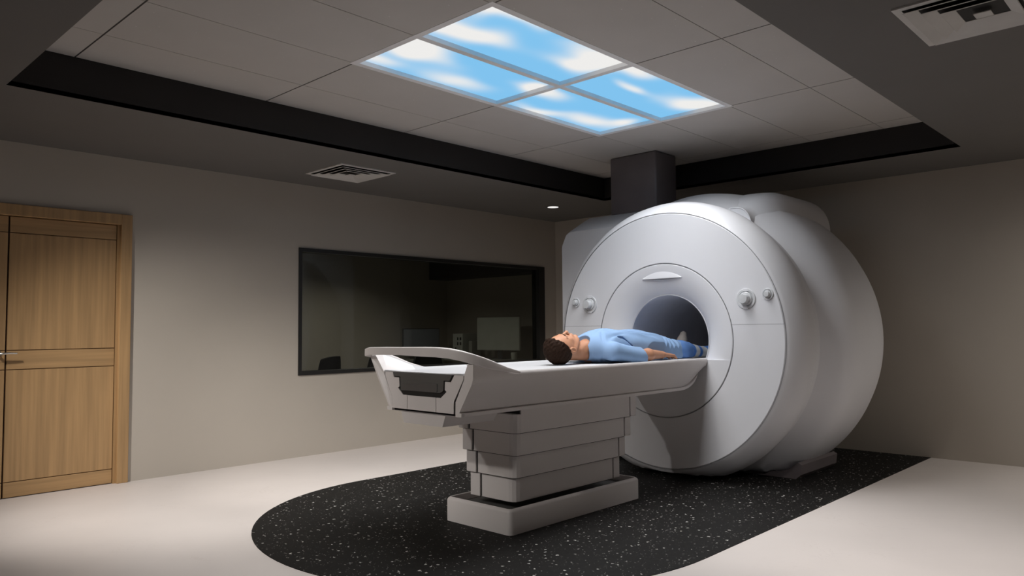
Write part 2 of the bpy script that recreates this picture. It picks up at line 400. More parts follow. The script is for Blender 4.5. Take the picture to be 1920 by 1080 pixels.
# ---------------------------------------------------------------- double door in oak
cas = MB()
cy0, cy1 = WY-0.022, WY+0.10
cas.box(DX1-0.085, DX1, cy0, cy1, 0, DZ, 0.003); cas.box(DX0, DX0+0.085, cy0, cy1, 0, DZ, 0.003)
cas.box(DX0+0.085, DX1-0.085, cy0, cy1, DZ-0.085, DZ, 0.003)
cas.box(DX1-0.105, DX1-0.085, WY+0.012, cy1, 0, DZ-0.085); cas.box(DX0+0.085, DX0+0.105, WY+0.012, cy1, 0, DZ-0.085)
struct(cas.build('trim_5', M_wood_v))
def leaf(n, x0, x1, hinge_right):
    root = empty('door_%d' % n, (x0, WY+0.03, 0)); root['kind'] = 'structure'
    z1 = DZ-0.09; g = 0.006; y0, y1 = WY+0.022, WY+0.062
    MB().box(x0, x1, y0+0.008, y1, 0.004, z1).build('door_core', M_groove, root)
    for z_a, z_b, mm in ((0.006, 0.115, M_wood_h), (0.115+g, 0.95, M_wood_v), (0.95+g, 1.095, M_wood_h), (1.095+g, 1.985, M_wood_v), (1.985+g, z1, M_wood_h)):
        MB().box(x0+0.003, x1-0.003, y0, y0+0.012, z_a, z_b, 0.0015, 1).build('rail' if mm is M_wood_h else 'panel', mm, root)
    return root
XM = 1.474
d2 = leaf(2, DX0+0.105, XM-0.003, False); d1 = leaf(1, XM+0.003, DX1-0.107, True)
b = MB(); hx, hy, hz = XM-0.055, WY+0.022, 1.075
b.tube([(hx, hy, hz), (hx, hy-0.05, hz), (hx+0.01, hy-0.058, hz), (hx+0.06, hy-0.062, hz+0.004), (hx+0.115, hy-0.058, hz+0.001)], [0.010, 0.010, 0.010, 0.008, 0.006], 12)
bm2 = bmesh.ops.create_cone(b.bm, cap_ends=True, segments=24, radius1=.026, radius2=.026, depth=.008, matrix=Matrix.Translation((hx, hy-0.003, hz)) @ Matrix.Rotation(math.pi/2, 4, 'X'))
b.build('door_handle', M_chrome, d2, 40)

# ---------------------------------------------------------------- window to the control room
wn = empty('window_1', (WX0, WY, WZ0)); wn['kind'] = 'structure'
b = MB(); e = 0.036; a0, a1 = WY-0.012, WY+0.12
b.box(WX0, WX1, a0, a1, WZ0, WZ0+e); b.box(WX0, WX1, a0, a1, WZ1-e, WZ1)
b.box(WX0, WX0+e, a0, a1, WZ0+e, WZ1-e); b.box(WX1-0.11, WX1, a0, a1, WZ0+e, WZ1-e)
b.build('window_frame', M_frame, wn)
MB().box(WX0+e, WX1-0.11, WY+0.05, WY+0.062, WZ0+e, WZ1-e).build('glass_pane', M_glass, wn)
# control room beyond
CX0, CX1, CY1, CZ = 1.8, 9.0, 10.2, 2.45
struct(MB().box(CX0, CX1+0.1, WY+0.12, CY1+0.1, -0.1, 0).build('floor', M_desk))
struct(MB().box(CX0, CX1+0.1, CY1, CY1+0.1, 0, CZ).build('wall_control_room_far', M_wall))
struct(MB().box(CX1, CX1+0.1, WY+0.12, CY1, 0, CZ).build('wall_control_room_right', M_wall))
struct(MB().box(CX0-0.1, CX0, WY+0.12, CY1+0.1, 0, CZ).build('wall_control_room_left', M_wall))
struct(MB().box(BX+0.1, CX1, WY+0.02, WY+0.12, 0, CZ).build('wall_control_room_near', M_wall))
struct(MB().box(CX0-0.1, CX1+0.1, WY+0.12, CY1+0.1, CZ, CZ+0.05).build('ceiling', M_soffit))
struct(MB().box(8.58, CX1, WY+0.121, CY1-0.001, 2.10, CZ-0.001).build('trim_6', M_fascia))
area('control_room_lamp', (6.2, 8.6, CZ-0.03), 0.5, 0.5, 22, 150, (1, 0.97, 0.9))

# control room furniture
def desk(x0, x1, y0, y1, z, label):
    r = empty('desk', ((x0+x1)/2, (y0+y1)/2, 0), label, 'desk')
    MB().box(x0, x1, y0, y1, z-0.03, z, 0.004).build('desktop', M_desk, r)
    for (px, py) in ((x0+.03, y0+.03), (x1-.06, y0+.03), (x0+.03, y1-.06), (x1-.06, y1-.06)):
        MB().box(px, px+.03, py, py+.03, 0.001, z-0.03).build('leg', M_desk, r)
    return r
desk(8.32, 8.97, 7.35, 9.62, 0.745, 'grey desk along the right side of the control room behind the glass')
desk(7.3, 8.30, 9.5, 10.17, 0.745, 'grey desk against the far control room wall behind the glass')
def monitor(loc, w, h, ang, label, m, flip):
    x, y, z = loc
    r = empty('computer_monitor', loc, label, 'monitor'); 
    b = MB(); b.box(-w/2, w/2, -0.02, 0.02, 0.14, 0.14+h, 0.006); q = b.build('monitor_shell', M_plastic_w if flip else M_chair); q.parent = r
    b = MB(); b.box(-w/2+.012, w/2-.012, -0.023, -0.019, 0.152, 0.128+h); q = b.build('screen', m); q.parent = r
    b = MB(); b.box(-0.04, 0.04, 0.02, 0.05, 0.01, 0.30); b.box(-.14, .14, -.08, .12, 0.0, 0.012, 0.003); q = b.build('stand', M_chair); q.parent = r
    r.rotation_euler = (0, 0, ang); return r
monitor((8.08, 9.82, 0.745), 0.74, 0.36, math.radians(-4), 'dark blue-grey monitor on the far control room desk, left of the white tower', M_screen, False)
monitor((8.62, 8.53, 0.745), 0.90, 0.53, math.radians(-86), 'large pale blank monitor seen through the right half of the window', mat('screen_pale', (0.66, 0.67, 0.62), 0.5), True)
def tower(x, y, z, wx, wy, h, label, col, holes):
    r = empty('computer_tower', (x, y, z), label, 'computer')
    MB().box(x, x+wx, y, y+wy, z, z+h, 0.006).build('case', col, r)
    if holes:
        for i, (dy, dz, sy, sz) in enumerate(((.10, .30, .03, .05), (.10, .22, .03, .05), (.03, .30, .035, .05), (.03, .22, .035, .05), (.15, .06, .03, .12))):
            MB().box(x-0.004, x+0.003, y+dy, y+dy+sy, z+dz, z+dz+sz).build('port', M_black, r)
    return r
tower(8.45, 9.20, 0.745, 0.42, 0.24, 0.41, 'white computer tower with dark ports between the two monitors behind the glass', M_plastic_w, True)
tower(8.5, 9.03, 0.745, 0.2, 0.075, 0.29, 'slim grey upright speaker beside the large pale monitor behind the glass', M_desk, False)
cup = MB(); n = 24
cup.quadgrid([[(8.40+r*math.cos(2*math.pi*k/n), 7.98+r*math.sin(2*math.pi*k/n), 0.745+z) for r, z in ((0.001, .002), (.042, .002), (.052, .12), (.047, .12), (.038, .012), (.001, .012))] for k in range(n)], closed_u=True)
tag(cup.build('cup', M_plastic_w, None, 40), 'pale cup on the desk below the large pale monitor', 'cup')
def chair(x, y, ang, label):
    r = empty('office_chair', (x, y, 0), label, 'chair', 'office chairs in the control room')
    def add(nm, b, m, s=0):
        o = b.build(nm, m, None, s); o.parent = r
    rows = []
    for i in range(9):
        u = -1+2*i/8; row = []
        for j in range(9):
            v = j/8; wd = 0.23*(1-0.25*v**3)
            row.append((u*wd, 0.20-0.07*(1-u*u)*-1+0.03*v, 0.52+0.42*v - 0.03*abs(u)**3*v))
        rows.append(row)
    b = MB(); b.quadgrid(rows); rows2 = [[(p[0], p[1]+0.04, p[2]) for p in q] for q in rows]; b.quadgrid(rows2)
    for side in (0, 8): b.quadgrid([rows[side], rows2[side]])
    b.quadgrid([[q[0] for q in rows], [q[0] for q in rows2]]); b.quadgrid([[q[8] for q in rows], [q[8] for q in rows2]])
    bmesh.ops.remove_doubles(b.bm, verts=b.bm.verts, dist=1e-5)
    add('backrest', b, M_chair, 40)
    add('seat', MB().box(-.24, .24, -.24, .22, .42, .49, .03), M_chair, 40)
    add('column', MB().tube([(0, 0, .08), (0, 0, .43)], .025), M_chair, 40)
    for k in range(5):
        a = 2*math.pi*k/5
        add('leg', MB().tube([(0, 0, .10), (.27*math.cos(a), .27*math.sin(a), .06)], .018), M_chair, 40)
        add('caster', MB().tube([(.27*math.cos(a)-.015, .27*math.sin(a), .03), (.27*math.cos(a)+.015, .27*math.sin(a), .03)], .03), M_chair, 40)
    r.rotation_euler = (0, 0, ang)
chair(4.58, 7.5, 3.6, 'dark office chair behind the glass at the window\'s lower left corner')
chair(5.48, 7.7, 3.3, 'dark office chair behind the glass, right behind the table handle\'s left corner')
chair(6.28, 7.7, 3.0, 'dark office chair behind the glass, seen through the table handle opening')

# ---------------------------------------------------------------- black speckled floor inlay
pl = []
cxm, cym, rm = 3.645, 3.64, 1.56
for k in range(49):
    a = math.pi/2 + math.pi*k/48
    pl.append((cxm+rm*math.cos(a)*1.0, cym+rm*math.sin(a)))
pl += [(BX-0.001, cym-rm), (BX-0.001, cym+rm)]
tag(MB().prism(pl, 'z', 0.0, 0.003).build('floor_mat', M_mat), 'black speckled rubber floor inlay with a rounded end under table and scanner', 'floor mat')

# ---------------------------------------------------------------- scanner
MY, MZ = 3.43, 1.125
sc = empty('mri_scanner', (5.6, MY, 0), 'big round white medical scanner the patient table leads into', 'scanner')
FX = 5.40
prof = [(FX, 1.056), (FX+0.004, 1.066), (FX+0.02, 1.086), (FX+0.06, 1.120), (5.51, 1.150), (5.58, 1.170), (5.65, 1.170), (5.73, 1.148), (5.785, 1.125), (5.84, 1.130), (5.90, 1.180), (5.97, 1.245),
        (6.06, 1.298), (6.18, 1.312), (6.35, 1.315), (6.55, 1.31), (6.75, 1.295), (6.92, 1.25), (7.02, 1.17), (7.06, 1.05), (7.06, 0.40)]
b = MB(); b.lathe_x(prof, MY, MZ, 160, zmin=0.035); b.build('housing', M_white, sc, 30)
# front cover plate, annulus with a shallow step
b = MB(); b.lathe_x([(FX+0.03, 1.054), (FX+0.002, 1.054), (FX-0.004, 1.047), (FX-0.004, 0.642), (FX+0.002, 0.638), (FX+0.03, 0.638)], MY, MZ, 160, zmin=0.05)
b.build('front_cover', M_white, sc, 30)
# funnel ring
b = MB(); b.lathe_x([(FX+0.03, 0.633), (FX+0.0, 0.633), (FX-0.004, 0.628), (FX+0.0, 0.58), (FX+0.012, 0.53), (FX+0.03, 0.48), (FX+0.055, 0.43), (FX+0.085, 0.392), (FX+0.10, 0.381)], MY, MZ, 128)
b.build('bore_funnel', M_white, sc, 30)
b = MB(); b.lathe_x([(FX+0.094, 0.384), (FX+0.088, 0.378), (FX+0.095, 0.372), (FX+0.30, 0.368), (7.05, 0.368)], MY, MZ, 128)
b.build('bore_tube', M_bore, sc, 30)
b = MB(); b.lathe_x([(7.03, 0.40), (7.04, 0.001)], MY, MZ, 64); b.build('rear_cap', M_bore, sc, 30)
# seams
b = MB()
for rr in (1.0585, 0.6355):
    pts = []
    for k in range(160):
        a = 2*math.pi*k/160; z = MZ+rr*math.sin(a)
        pts.append((FX-0.0025, MY+rr*math.cos(a), max(z, 0.045)))
    b.tube(pts, 0.0014, 6, close=True)
for s in (-1, 1):
    y_in = MY+s*math.sqrt(0.636**2-(1.248-MZ)**2); y_out = MY+s*math.sqrt(1.054**2-(1.248-MZ)**2)
    b.tube([(FX-0.0035, y_in, 1.248), (FX-0.0035, y_out, 1.248)], 0.0014, 6)
b.build('seam_lines', M_seam, sc)
# shelf that fills the bottom of the funnel at table height
SZ = 0.972
pts = []
a_s = math.asin((SZ-MZ)/0.630)
for k in range(41):
    a = a_s + (-math.pi - 2*a_s)*k/40
    pts.append((MY+0.630*math.cos(a), MZ+0.630*math.sin(a)))
b = MB(); b.prism(pts, 'x', FX-0.0045, FX+0.12); b.build('table_shelf', M_white, sc)
# rails of the table inside the bore
b = MB(); b.box(FX+0.05, 7.0, MY-0.32, MY+0.32, 0.945, 0.968, 0.004); b.build('bore_bridge', M_top, sc)
# camera slot above the bore: crescent hood
rows = []
for i in range(25):
    u = -1+2*i/24; hw = 0.19
    y = MY+u*hw; zb = 1.638 + 0.0*u; d = (1-u*u)
    rows.append([(FX+0.03, y, zb+0.002), (FX-0.001-0.005*d, y, zb), (FX-0.001-0.0045*d, y, zb+0.012*d+0.001), (FX+0.0015, y, zb+0.055*d+0.002), (FX+0.03, y, zb+0.06*d+0.003)])
b = MB(); b.quadgrid(rows, closed_v=True); b.build('hood', M_white, sc, 60)
rows = []
for i in range(25):
    u = -1+2*i/24; y = MY+u*0.18; d = (1-u*u)
    rows.append([(FX-0.0065*d, y, 1.6375), (FX-0.0065*d, y, 1.6365), (FX-0.0025*d, y, 1.637-0.008*d), (FX+0.02, y, 1.637-0.009*d)])
b = MB(); b.quadgrid(rows); b.build('slot', M_seam, sc)
# control dials
def dial(y, z, R, lab):
    r = empty('control_dial', (FX-0.004, y, z)); put(r, sc); r['label'] = lab
    x = FX-0.004
    def lx(prof, nm, m, a0=0, a1=2*math.pi, nn=40):
        b = MB(); b.lathe_x(prof, y, z, nn); return b.build(nm, m, r, 30)
    lx([(x+0.01, R), (x-0.006, R), (x-0.009, R*.96), (x-0.009, R*.80), (x-0.002, R*.74), (x-0.002, 0.001)], 'bezel', M_dial)
    lx([(x, R*.66), (x-0.012, R*.66), (x-0.016, R*.60), (x-0.016, 0.001)], 'collar', M_dial)
    lx([(x-0.012, R*.50), (x-R*.72, R*.48), (x-R*.80, R*.44), (x-R*.82, 0.001)], 'knob', M_dial)
    b = MB(); w = R*.28; b.box(x-0.0098, x, y-w, y+w, z+R*.72, z+R*1.0, 0.002); b.build('notch_tab', M_white, r)
    b = MB(); b.box(x-0.0098, x, y-w, y+w, z-R*1.0, z-R*.72, 0.002); b.build('notch_tab', M_white, r)
dial(2.678, 1.443, 0.078, 'large control dial right of the bore'); dial(2.503, 1.473, 0.044, 'small control dial right of the bore')
dial(4.178, 1.441, 0.078, 'large control dial left of the bore'); dial(4.338, 1.462, 0.044, 'small control dial left of the bore')
# side cabinet behind the ring on the left, chamfered top
pf = [(5.83, 0.05), (5.83, 2.19), (5.88, 2.225), (6.14, 2.36), (6.6, 2.36), (6.6, 0.05)]
b = MB(); rows = []
nyy = 16; ya, yb = 3.95, 4.86
for i in range(nyy+1):
    tt = i/nyy; y = ya + (yb-ya)*tt; drop = 0.0
    d = max(0, (y-(yb-0.14))/0.14)
    drop = 0.14*(1-math.sqrt(max(0, 1-d*d)))
    rows.append([(x, y, min(z, 2.36-drop*0.9) if z > 2.3 else (z-drop if z > 2 else z)) for x, z in pf])
R = b.quadgrid(rows, closed_v=True); b.cap(R[0]); b.cap(R[-1])
b.build('side_cabinet', M_white, sc, 30)
# raised cover on top right of the rear ring
secs = []
def arc(cy, cz, ry, rz, a0, a1, n=12): return [(cy+ry*math.cos(math.radians(a0+(a1-a0)*k/n)), cz+rz*math.sin(math.radians(a0+(a1-a0)*k/n))) for k in range(n+1)]
full = arc(2.86, 2.10, .225, .295, 185, 92, 14) + arc(3.00, 2.37, .10, .03, 95, 60, 4) + [(3.25, 2.34), (3.25, 2.1), (2.9, 1.9)]
small = arc(2.945, 2.045, .130, .175, 185, 92, 14) + arc(2.99, 2.205, .06, .015, 95, 60, 4) + [(3.10, 2.195), (3.12, 2.1), (2.95, 1.98)]
secs = []
for x, g in ((5.80, 0), (5.90, 0.02), (5.925, 0.14), (5.96, 0.36), (6.0, 0.56), (6.06, 0.76), (6.14, 0.90), (6.25, 0.98), (6.42, 1.0), (6.9, 1.0), (6.99, 0.985), (7.03, 0.95), (7.05, .86)):
    secs.append([(x, small[k][0]*(1-g)+full[k][0]*g, small[k][1]*(1-g)+full[k][1]*g) for k in range(len(full))])
b = MB(); R = b.quadgrid(secs, closed_v=True); b.cap(R[0]); b.cap(R[-1])
b.build('top_cover', M_white, sc, 50)
b = MB(); b.tube([(5.80, q[0], q[1]) for q in small[:18]], 0.006, 8); b.build('cover_rim', M_white, sc, 40)
# cradle base
pts = [(MY-0.84, 0.003), (MY-0.88, 0.04), (MY-0.89, 0.12)]
for k in range(21):
    y = -0.86+1.72*k/20; pts.append((MY+y, MZ-math.sqrt(1.325**2-y*y)+0.02))
pts += [(MY+0.89, 0.12), (MY+0.88, 0.04), (MY+0.84, 0.003)]
pts = [(y, max(z, 0.003)) for y, z in pts]
pp = [(y, max(z, 0.045)) if 3 <= i < 24 else (y, z) for i, (y, z) in enumerate(pts)]
b = MB(); b.prism(pp, 'x', 6.0, 6.75); b.build('base_skirt', M_duct, sc, 30)  # dark grey carries the shade under the housing in its colour

# duct column between cabinet and ceiling
b = MB(); b.box(6.13, 6.50, 3.93, 4.47, 2.35, ZC-0.001, 0.018, 3)
tag(b.build('ceiling_duct', M_duct, None, 30), 'square dark grey duct column rising from the scanner to the ceiling', 'duct')

# ---------------------------------------------------------------- patient table
tb = empty('patient_table', (3.9, MY, 0), 'long white patient table on a tiered pedestal in front of the scanner', 'patient table')
# hull
def rim(x):
    if x >= 3.18: return 0.986, 0.412
    t_ = (3.18-x)/(3.18-2.79); t_ = max(0, min(1, t_)); s = t_*t_*(3-2*t_)
    return 0.986 + 0.105*s, 0.412 + 0.018*s
def zbot(x):
    if x < 5.12: return 0.0
    t_ = (x-5.12)/0.27; return 0.15*(1-math.sqrt(max(0, 1-t_*t_)))
def hull_sec(x):
    zr, hw = rim(x); dz = zbot(x); zb = 0.742+dz
    L = [(-0.300, zb), (-0.334, zb+0.001), (-0.336, zb+0.021), (-0.318, zb+0.024), (-hw+0.010, 0.925), (-hw, 0.955), (-hw-0.003, zr-0.012), (-hw+0.004, zr), (-hw+0.022, zr+0.001), (-hw+0.032, zr-0.006),
         (-hw+0.06, 0.976), (-0.25, 0.9735), (-0.1, 0.9725)]
    P = L + [(-p[0], p[1]) for p in L[::-1]]
    fl = 0.036*max(0, zr-0.99)/0.1
    P = [(q[0]+(fl*min(1, max(0, (q[1]-0.90)/0.15)) if q[0] > 0.30 else 0), q[1]) for q in P]
    return [(x, MY+p[0], max(p[1] - (0.014*max(0, zr-0.986)/0.105*(p[1]-0.93)/0.15 if p[0] < 0 and p[1] > 0.93 else 0), zb)) for p in P]
xs = [2.835, 2.86, 2.89, 2.93, 2.97, 3.02, 3.07, 3.12, 3.18, 3.3, 3.6, 4.0, 4.5, 5.0, 5.12, 5.18, 5.24, 5.29, 5.33, 5.36, 5.385, 5.392]
def tab_loft(which, m, nm):
    b = MB(); rows = [[hull_sec(x)[i] for i in which] for x in xs]
    return b, rows
b = MB(); rows = [hull_sec(x) for x in xs]; R = b.quadgrid(rows, closed_v=True)
o_h = None
b.cap(R[-1])
me_hull = b.build('table_hull', [M_white2, M_top], tb, 40)
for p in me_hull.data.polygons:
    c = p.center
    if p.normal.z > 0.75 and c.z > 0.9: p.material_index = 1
# end panel with a cut-out for the connector
C = [(3.716, 0.985), (3.701, 0.943), (3.65, 0.942), (3.646, 0.889), (3.661, 0.88), (3.612, 0.841), (3.268, 0.839), (3.218, 0.877), (3.233, 0.888), (3.231, 0.933), (3.181, 0.933), (3.154, 0.976), (3.147, 0.985)]
XE = 2.832
left_o = [(3.790, 0.985), (3.790, 0.952), (3.722, 0.823), (3.72, 0.757)]
right_o = [(3.158, 0.757), (3.155, 0.825), (3.074, 0.952), (3.075, 0.985)]
b = MB()
b.prism([(3.786, 0.973), (3.786, 0.952), (3.719, 0.823), (3.717, 0.757), (3.574, 0.757), (3.574, 0.841), (3.612, 0.841), (3.661, 0.88), (3.646, 0.889), (3.65, 0.942), (3.701, 0.943), (3.712, 0.973)], 'x', XE, XE+0.03)
b.prism([(3.570, 0.757), (3.311, 0.757), (3.311, 0.840), (3.570, 0.840)], 'x', XE, XE+0.03)
b.prism([(3.307, 0.757), (3.161, 0.757), (3.158, 0.825), (3.078, 0.952), (3.078, 0.973), (3.150, 0.973), (3.154, 0.970), (3.181, 0.933), (3.231, 0.933), (3.233, 0.888), (3.218, 0.877), (3.268, 0.840), (3.307, 0.840)], 'x', XE, XE+0.03)
b.build('end_panel', M_white2, tb)
for sg in (-1, 1):   # bracket wings outside the end panel, left and right
    out = [(-p[1]+MY, p[2]) for p in hull_sec(2.835)[:9]] if sg < 0 else [(p[1]-MY, p[2]) for p in hull_sec(2.835)[::-1][:9]]
    w = [(0.360, 0.975), (0.360, 0.951), (0.288, 0.823), (0.286, 0.742)] + out + [(out[-1][0]-0.035, out[-1][1]-0.005), (0.385, 1.03)]
    b = MB(); b.prism([(MY+sg*q[0], q[1]) for q in w], 'x', XE-0.001, XE+0.02)
    for v in b.bm.verts:
        v.co.z = min(v.co.z, 1.074 if sg > 0 else 1.035)
        if v.co.x < XE: v.co.x -= (0.036 if sg > 0 else 0.0)*max(0, (v.co.z-0.95)/0.13)
    b.build('end_bracket', M_white2, tb)
MB().prism([(3.15, 0.758), (3.71, 0.758), (3.722, 0.82), (3.79, 0.95), (3.79, 0.972), (3.068, 0.972), (3.068, 0.95), (3.145, 0.82)], 'x', XE+0.005, XE+0.03).build('seam_backing', M_black, tb)
# tongue of the table top over the connector
b = MB(); b.prism([(3.078, 0.974), (3.790, 0.974), (3.790, 0.984), (3.62, 0.979), (3.25, 0.979), (3.078, 0.984)], 'x', XE-0.003, XE+0.06)
b.build('end_lip', M_top, tb)
cn = MB()
cn.prism([(3.700, 0.972), (3.694, 0.949), (3.629, 0.948), (3.625, 0.868), (3.268, 0.868), (3.241, 0.882), (3.236, 0.940), (3.186, 0.941), (3.165, 0.972)], 'x', XE-0.006, XE+0.02)
cn = cn.build('connector', M_dark, tb)
b = MB(); b.box(XE-0.011, XE-0.006, 3.29, 3.445, 0.873, 0.918, 0.001); b.box(XE-0.009, XE-0.006, 3.445, 3.61, 0.874, 0.906, 0.001)
b.build('connector_cover', mat('connector_cover', (0.10, 0.093, 0.09), 0.5), cn)
# push handle
hp = [(3.20, 0.428, .978), (3.08, 0.438, 1.003), (2.98, 0.450, 1.033), (2.90, 0.464, 1.062), (2.825, 0.474, 1.080), (2.775, 0.462, 1.090), (2.758, 0.40, 1.100), (2.757, 0.25, 1.103), (2.755, 0.1, 1.104)]
hpn = [(2.757, -0.12, 1.103), (2.760, -0.22, 1.102), (2.772, -0.31, 1.096), (2.795, -0.375, 1.084), (2.835, -0.415, 1.067), (2.89, -0.432, 1.048), (2.97, -0.436, 1.026), (3.08, -0.432, 1.0), (3.20, -0.428, .978)]
hp = hp + hpn
b = MB(); rows = []
P = [Vector((p[0], MY+p[1], p[2])) for p in hp]
for i, p in enumerate(P):
    tg = (P[min(i+1, len(P)-1)]-P[max(i-1, 0)]).normalized(); side = tg.cross(Vector((0, 0, 1))).normalized(); upv = side.cross(tg)
    hh, ww = 0.024, 0.017
    if i < 1 or i > len(P)-2: hh, ww = 0.006, 0.012
    elif i < 2 or i > len(P)-3: hh, ww = 0.014, 0.016
    if hpn and 9 <= i < len(P)-3: hh = 0.028
    ring = []
    for k in range(24):
        a = 2*math.pi*k/24; ca, sa = math.cos(a), math.sin(a)
        ring.append(p + side*ww*math.copysign(abs(ca)**0.3, ca) + upv*hh*math.copysign(abs(sa)**0.3, sa))
    rows.append(ring)
R = b.quadgrid(rows, closed_v=True); b.cap(R[0]); b.cap(R[-1])
o = b.build('push_handle', M_white2, tb, 50)
# housing under the end
rows = []
for x, zb, in ((2.836, 0.676), (3.285, 0.676)):
    k = 0.0 if x < 3 else 0.0
    rows.append([(x, 3.23, 0.741), (x, 3.256, zb), (x, 3.604, zb), (x, 3.63, 0.741)])
rows[0] = [(2.833, 3.23, 0.741), (2.833, 3.256, 0.676), (2.833, 3.604, 0.676), (2.833, 3.63, 0.741)]
rows[1] = [(3.262, 3.23, 0.741), (3.245, 3.256, 0.676), (3.245, 3.604, 0.676), (3.262, 3.63, 0.741)]
b = MB(); R = b.quadgrid(rows, closed_v=True); b.cap(R[0]); b.cap(R[-1]); b.build('end_housing', M_white2, tb)
# telescopic pedestal: nested tiers with end strips
tiers = [(0.741, 0.589, 0.245, 3.360, 4.640), (0.5855, 0.449, 0.225, 3.376, 4.595), (0.4455, 0.309, 0.205, 3.392, 4.55), (0.3055, 0.158, 0.185, 3.408, 4.505)]
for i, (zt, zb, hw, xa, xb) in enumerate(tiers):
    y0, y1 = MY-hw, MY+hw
    tier = MB()
    ch = 0.035
    poly = [(xa, y1-0.09), (xa, y0+0.045), (xa+0.012, y0+0.012), (xa+0.05, y0), (xb-0.085, y0), (xb-0.085, y1), (xa+0.05, y1), (xa, y1-0.06)]
    tier.prism([(xa, y0+0.05), (xa+0.006, y0+0.025), (xa+0.022, y0+0.006), (xa+0.05, y0), (xb-0.08, y0), (xb-0.08, y1), (xa+0.05, y1), (xa+0.012, y1-0.015), (xa, y1-0.04)], 'z', zb, zt if i else zt)
    if i == 0:
        tier = MB()
        tier.prism([(xa, y0+0.05), (xa+0.006, y0+0.025), (xa+0.022, y0+0.006), (xa+0.05, y0), (xb-0.08, y0), (xb-0.08, y1), (xa+0.05, y1), (xa+0.012, y1-0.015), (xa, y1-0.04)], 'z', zb, 0.704)
        tier.box(xa+0.052, xb-0.08, y0, y1, 0.704, zt)
        MB().box(xa+0.046, xa+0.0518, y0+0.01, y1-0.01, 0.7045, zt-0.001).build('shadow_recess', M_black, tb)  # black plate standing in for the shade in the notch under the hull
    to = tier.build('pedestal_tier', M_white2, tb)
    k1 = 0.0012
    MB().prism([(xa+k1, y0+0.05), (xa+0.006+k1, y0+0.026), (xa+0.022, y0+0.006+k1), (xa+0.05, y0+k1), (xb-0.08, y0+k1), (xb-0.08, y1-k1), (xa+0.05, y1-k1), (xa+k1, y1-0.04)], 'z', zb-0.0033, zb).build('gap_strip', M_black, to)  # black line painted in as the shade below each tier's overhang
    s = MB(); s.box(xa-0.012, xa+0.12, y1-0.075, y1+0.012, zb+0.0, zt-0.001, 0.004, 2)
    so = s.build('corner_strip', M_white2, to)
    s = MB(); s.box(xb-0.072, xb, y0-0.004, y1+0.004, zb, zt-0.001, 0.004, 2)
    s.build('corner_strip', M_white2, to)
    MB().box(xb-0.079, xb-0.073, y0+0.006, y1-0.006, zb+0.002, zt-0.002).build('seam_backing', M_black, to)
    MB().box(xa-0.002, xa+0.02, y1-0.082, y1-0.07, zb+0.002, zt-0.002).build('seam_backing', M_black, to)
b = MB(); b.box(3.46, 4.40, MY-0.15, MY+0.15, 0.155, 0.70); b.build('pedestal_core', M_black, tb)
# base tray, hollow top
ba = MB()
x0, x1, y0, y1, zt = 3.26, 4.61, 3.14, 3.72, 0.155
def loop(ins, z, rnd=0.03):
    q = []
    for cx, cy, a0 in ((x1-ins-rnd, y1-ins-rnd, 0), (x0+ins+rnd, y1-ins-rnd, 90), (x0+ins+rnd, y0+ins+rnd, 180), (x1-ins-rnd, y0+ins+rnd, 270)):
        for k in range(5):
            a = math.radians(a0+90*k/4); q.append((cx+rnd*math.cos(a), cy+rnd*math.sin(a), z))
    return q
R = ba.quadgrid([loop(0, 0.004), loop(0, zt-0.02), loop(0.004, zt-0.01), loop(0.018, zt, .02), loop(0.024, zt-0.002, .015), loop(0.026, zt-0.045, .015)], closed_v=True)
ba.cap(R[0]); ba.build('base_tray', M_white2, tb, 40)
MB().box(x0+0.03, x1-0.03, y0+0.03, y1-0.03, 0.09, zt-0.043).build('tray_floor', M_dark, tb)

